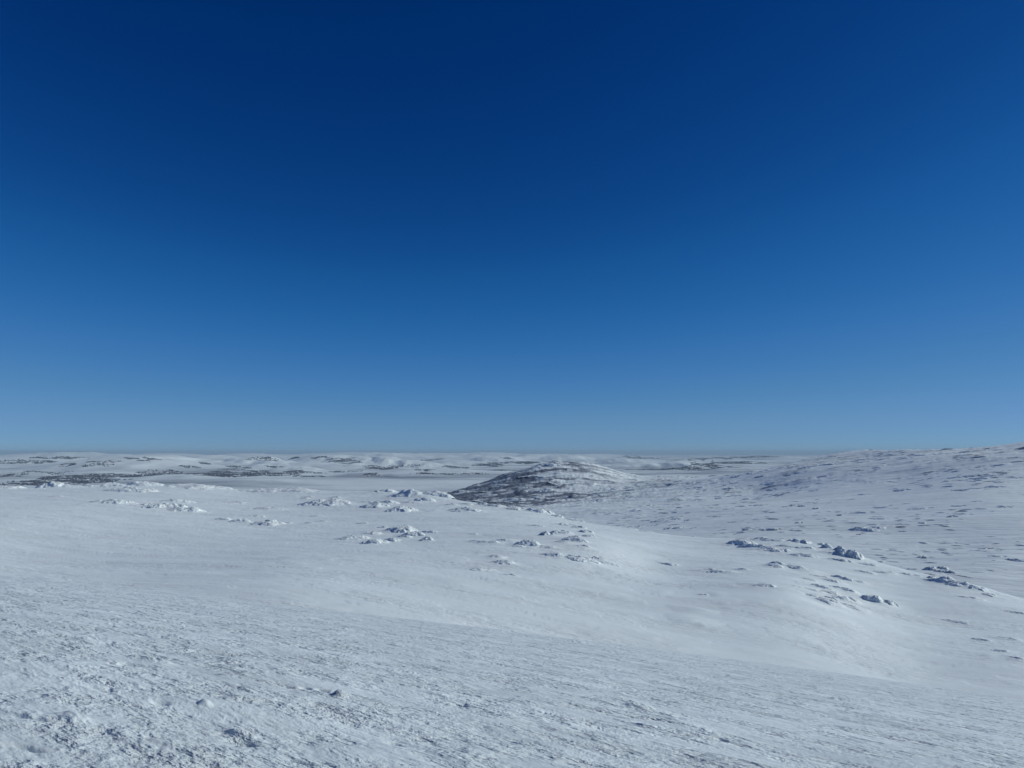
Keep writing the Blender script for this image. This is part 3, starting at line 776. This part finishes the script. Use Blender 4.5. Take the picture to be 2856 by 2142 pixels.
# rock outcrops of the hillside and of the dark hill: a few shapes, copied
flat_at = (0.0, 0.0, -6000.0, FPX)
def crag_shape(seed):
    rng = np.random.default_rng(seed)
    L, W, H = 30.0, 15.0, 2.4
    u, v = np.meshgrid(np.linspace(-1.0 * L, 0.65 * L, 64), np.linspace(-0.7 * W, 0.7 * W, 40))
    h, rg = lumps_height(u, v, L, W, H, rng, 11, 0.6)
    du = np.gradient(h, axis=1) / (u[0, 1] - u[0, 0]); dv = np.gradient(h, axis=0) / (v[1, 0] - v[0, 0])
    rock = np.clip(sstep(0.0, 0.5, du * 0.7 - 0.25 * dv) * 0.40 + 0.3 * (rg - 0.55), 0, 1)
    z = np.where(h <= 0, -1.2, h - 0.45)
    fq = grid_quads(*u.shape); fq = fq[(h.ravel()[fq] > 0).any(1)]
    us, inv = np.unique(fq, return_inverse=True)
    o = add_mesh("rock_outcrop", np.stack([u, v, z], -1).reshape(-1, 3)[us], inv.reshape(-1, 4), M_SLOPE, rock.ravel()[us])
    return o
CRAGS = [crag_shape(700 + k) for k in range(7)]
used_crag = set()
def put_crag(k, X, Y, size, deg, rng):
    src = CRAGS[k]
    if k in used_crag:
        o = src.copy(); scene.collection.objects.link(o)
    else:
        o = src; used_crag.add(k)
    e = 12.0
    z, zx, zy = ground_z(X, Y), ground_z(X + e, Y), ground_z(X, Y + e)
    o.location = (X, Y, z)
    s = size / 30.0
    o.scale = (s, s * rng.uniform(0.8, 1.3), s * rng.uniform(0.7, 1.25))
    sx, sy = (zx - z) / e, (zy - z) / e
    c, sn = math.cos(math.radians(deg)), math.sin(math.radians(deg))
    o.rotation_euler = (math.atan(-sx * sn + sy * c), -math.atan(sx * c + sy * sn), math.radians(deg))
    return o
rng = np.random.default_rng(5)
spots = []
def scatter(n, box, dens, group, label, smin, smax):
    got = 0; tries = 0
    while got < n and tries < 6000:
        tries += 1
        px = rng.uniform(box[0], box[1]); r = math.exp(rng.uniform(math.log(box[2]), math.log(box[3])))
        a = float(azt(px, 452)[0]); x, y = r * math.sin(a), r * math.cos(a)
        if rng.uniform() > dens(px, x, y, r): continue
        _, own, _ = terrain(np.array([x]), np.array([y]), False)
        if own[0] != 2: continue
        o = put_crag(int(rng.integers(7)), x, y, rng.uniform(smin, smax) * (0.6 + r / 4000.0), -38 - math.degrees(a) * 0.6 + rng.uniform(-14, 14), rng)
        tag(o, label, "rock outcrop", group)
        got += 1
for i in range(30):                                      # the broken ridge line in front of the grey dome
    f_ = (i + rng.uniform(-.3, .3)) / 29.0
    px = 735 + 262 * f_
    py = float(np.interp(px, [735, 760, 790, 830, 870, 915, 957, 1000], [475.6, 471.8, 467.6, 463.6, 459.8, 455.2, 450.6, 448.2])) + rng.uniform(-0.4, 2.2)
    x, y, _, r = hit(px, py, 1000, 3200)
    o = put_crag(int(rng.integers(7)), x, y, rng.uniform(16, 40), -20 - 0.6 * math.degrees(math.atan2(x, y)) + rng.uniform(-10, 10), rng)
    tag(o, "dark outcrop in the broken ridge line leading up to the right skyline", "rock outcrop", "outcrops of the right ridge line")
def clump(x, y, s, seed):
    return float(sstep(0.0, 0.35, fbm(np.array([x / s]), np.array([y / (s * .6)]), seed, 3))[0])
scatter(60, (470, 640, 1800, 2560), lambda px, x, y, r: 0.25 + 0.75 * clump(x, y, 260, 91), "dark crags on the round hill", "dark snow streaked crag on the flank of the round hill", 16, 46)
scatter(200, (600, 1040, 560, 3000), lambda px, x, y, r: clump(x, y, 300, 92) * (0.25 if r < 1100 else 1.0), "rock outcrops on the right hillside", "grey snow dusted rock outcrop strewn over the right hillside", 7, 30)

# countless small stones and crust ribs of the hillside
n = 1350
px = rng.uniform(520, 1045, n * 4); rr = np.exp(rng.uniform(math.log(540), math.log(2700), n * 4))
az_ = azt(px, np.full(n * 4, 452.0))[0]; x, y = rr * np.sin(az_), rr * np.cos(az_)
ok = (fbm(x / 210.0, y / 120.0, 95, 4) + 0.10 * rng.normal(size=n * 4)) > 0.10
x, y, rr, az_ = x[ok], y[ok], rr[ok], az_[ok]
z, own, _ = terrain(x, y, True)
x, y, z, rr, az_ = [q_[own == 2][:n] for q_ in (x, y, z, rr, az_)]
n = len(x)
gu, gv = np.meshgrid(np.linspace(-1, 1, 11), np.linspace(-1, 1, 7))
gu, gv = gu.ravel(), gv.ravel()
ln = (2.4 + 8.0 * rng.uniform(size=n) ** 2.5) * np.clip(rr / 1100, 0.6, 1.9); wd = ln * rng.uniform(0.18, 0.4, n); ht = ln * rng.uniform(0.05, 0.13, n)
sk = rng.uniform(-.35, .35, (n, 1)); jit = rng.uniform(0.55, 1.3, (n, gu.size))
U_ = gu[None] * ln[:, None]; V_ = (gv[None] + sk * gu[None]) * wd[:, None]
q_ = np.where(gu < 0.35, (gu - 0.35) / 1.35, (gu - 0.35) / 0.65)[None] ** 2 + gv[None] ** 2
H_ = ht[:, None] * (np.clip(1 - q_, -0.4, 1) * 1.1) * jit
dg = np.radians(-32.0) - az_ * 0.6 + rng.uniform(-.25, .25, n)
cx_, sx_ = np.cos(dg)[:, None], np.sin(dg)[:, None]
wx, wy = U_ * cx_ - V_ * sx_, U_ * sx_ + V_ * cx_
gx = (terrain(x + 6, y, False)[0] - terrain(x - 6, y, False)[0]) / 12; gy = (terrain(x, y + 6, False)[0] - terrain(x, y - 6, False)[0]) / 12
V = np.stack([x[:, None] + wx, y[:, None] + wy, z[:, None] + gx[:, None] * wx + gy[:, None] * wy + H_ - 0.1 * ht[:, None]], -1)
Q = (grid_quads(7, 11)[None] + (np.arange(n) * gu.size)[:, None, None]).reshape(-1, 4)
rk = np.clip(rng.uniform(-0.25, 0.42, (n, 1)) + 0.25 * (gu[None] < 0.2), 0, 1) * np.ones((1, gu.size))
o = add_mesh("stones", V.reshape(-1, 3), Q, M_SLOPE, rk.ravel())
tag(o, "countless small snow dusted stones and ribs peppering the right hillside", "stones", kind="stuff")

# ------------------------------------------------------------------ birch woods far out on the plain
M_WOOD, nt, nodes, links = new_mat("bare_birch_wood")
nodes["Principled BSDF"].inputs["Roughness"].default_value = 0.9
geo = nodes.new("ShaderNodeNewGeometry")
f = noise(nt, geo.outputs["Position"], 0.01, 3.0)
rp = nodes.new("ShaderNodeValToRGB")
rp.color_ramp.elements[0].color = (0.035, 0.045, 0.065, 1); rp.color_ramp.elements[1].color = (0.085, 0.10, 0.13, 1)
links.new(f, rp.inputs[0]); links.new(rp.outputs[0], nodes["Principled BSDF"].inputs["Base Color"])
# patches: pixel x, pixel y, half width px, half height px, cover, name of the place
WOODS = [([(75, 477.5, 28, 2.2, .7), (120, 476.5, 40, 2.0, .9), (165, 474, 26, 1.6, .7), (20, 484, 30, 2.6, .35), (55, 482, 30, 3, .5), (95, 481, 30, 2.4, .45), (45, 472.5, 25, .7, .4)],
          "dark leafless birch wood streaking the plain behind the left skyline outcrops"),
         ([(228, 475, 32, 2.4, 1.0), (258, 472.5, 16, 1.6, .5), (280, 474, 20, 1.8, .6), (298, 471.5, 14, 1.2, .7)], "dense dark birch wood on the plain right of the snow dome"),
         ([(380, 469, 14, .9, .9), (392, 468, 8, .8, .6), (455, 467.5, 14, .8, .7), (488, 465.2, 16, 1.0, .9), (526, 462.6, 14, 1.0, .9), (440, 474, 30, .5, .25)], "thin dark bands of wood at the feet of the far central hills"),
         ([(665, 469.6, 40, .8, .9), (716, 466, 26, 1.6, .6), (735, 463.5, 30, 1.6, .5), (700, 470, 20, .8, .5), (640, 458.5, 22, .6, .5), (720, 457.5, 30, .8, .6), (760, 457.2, 30, .7, .6), (690, 460, 22, .6, .35)],
          "blue dark woods on the far plain between the round hill and the right ridge")]
ang = np.arange(5) / 5 * 2 * np.pi
thin = []
for _ in range(46):                                      # thin random strips of scrub, also standing in for grey shade lines
    yy = 457.5 + 19 * rng.uniform() ** 1.3
    thin.append((rng.uniform(10, 520), yy, rng.uniform(6, 20), rng.uniform(.2, .5) * (0.5 + (yy - 456) / 16), rng.uniform(.2, .5)))
WOODS.append((thin, "thin scattered strips of grey scrub and shade lines among the low white hills"))
for k, (patches, label) in enumerate(WOODS):
    pts = []
    for (px, py, hw, hh, cover) in patches:
        c0 = hit(px, py, 4300, 60000)
        r0, r1 = hit(px, py + hh, 4300, 60000)[3], hit(px, py - hh, 4300, 60000)[3]
        R = c0[3]; dep = max((r1 - r0) / 2, 150.0); lat = hw / FPX * R
        n = int(np.clip(cover * 4 * hw * hh * 2 / ((20 / R * FPX) * (6 / R * FPX)) * 2.8, 100, 24000))
        n3 = n * 4
        t = rng.uniform(0, 2 * np.pi, n3); q_ = np.sqrt(rng.uniform(0, 1, n3))
        a0 = math.atan2(c0[0], c0[1])
        X_ = q_ * np.cos(t) * lat; Y_ = q_ * np.sin(t) * dep
        x = c0[0] + X_ * math.cos(a0) + Y_ * math.sin(a0); y = c0[1] - X_ * math.sin(a0) + Y_ * math.cos(a0)
        ok = fbm(X_ / (lat * .3 + 60) + px, Y_ / (dep * .16 + 25) + py, 300 + k, 4) > 0.04 + 0.25 * q_ ** 3 - 0.2 * cover
        x, y = x[ok][:n], y[ok][:n]
        z, own, _ = terrain(x, y, False)
        m = own == 3
        pts.append(np.stack([x[m], y[m], z[m], np.full(m.sum(), R)], 1))
    P = np.concatenate(pts)
    n = len(P)
    wd = rng.uniform(5, 10, n) * np.clip(P[:, 3] / 8000, 1, 2.2); ht = rng.uniform(2.8, 5.0, n) * np.clip(P[:, 3] / 8000, 1, 1.8)
    jr = rng.uniform(0.7, 1.25, (n, 10))
    ring0 = np.stack([P[:, :1] + np.cos(ang) * wd[:, None] * jr[:, :5] * .8, P[:, 1:2] + np.sin(ang) * wd[:, None] * jr[:, :5] * .8, np.repeat(P[:, 2:3] - 1.0, 5, 1)], -1)
    ring1 = np.stack([P[:, :1] + np.cos(ang) * wd[:, None] * jr[:, 5:] * .9, P[:, 1:2] + np.sin(ang) * wd[:, None] * jr[:, 5:] * .9, P[:, 2:3] + ht[:, None] * .55 * jr[:, 5:]], -1)
    top = P[:, :3] + np.stack([np.zeros(n), np.zeros(n), ht], 1)
    V = np.concatenate([ring0, ring1, top[:, None]], 1)
    b0 = np.arange(n)[:, None] * 11
    i5 = np.arange(5)[None]; j5 = (i5 + 1) % 5
    Q = np.stack([b0 + i5, b0 + j5, b0 + 5 + j5, b0 + 5 + i5], -1).reshape(-1, 4)
    T = np.stack([b0 + 5 + i5, b0 + 5 + j5, np.repeat(b0 + 10, 5, 1)], -1).reshape(-1, 3)
    o = add_mesh("birch_wood", V.reshape(-1, 3), Q, M_WOOD, tris=T)
    tag(o, label, "birch wood", "far birch woods", kind="stuff")
    print("wood", k, n)

# ------------------------------------------------------------------ the air
top, low, half = 70.0, float(Z.min()) - 1.0, 66000.0
V = [(sx * half, sy * half, z) for z in (low, top) for sx, sy in ((-1, -1), (1, -1), (1, 1), (-1, 1))]
hz = add_mesh("haze", np.array(V), [(3, 2, 1, 0), (4, 5, 6, 7), (0, 1, 5, 4), (1, 2, 6, 5), (2, 3, 7, 6), (3, 0, 4, 7)], bpy.data.materials.new("haze_air"))
hm = hz.data.materials[0]; hm.use_nodes = True
for nd in list(hm.node_tree.nodes):
    if nd.type != 'OUTPUT_MATERIAL': hm.node_tree.nodes.remove(nd)
pv = hm.node_tree.nodes.new("ShaderNodeVolumePrincipled")
pv.inputs["Color"].default_value = (0.62, 0.85, 1.0, 1)
pv.inputs["Density"].default_value = 3.0e-5
pv.inputs["Anisotropy"].default_value = 0.0
hm.node_tree.links.new(pv.outputs[0], hm.node_tree.nodes["Material Output"].inputs["Volume"])
tag(hz, "thin bluish haze over the far plain", "haze", kind="stuff")
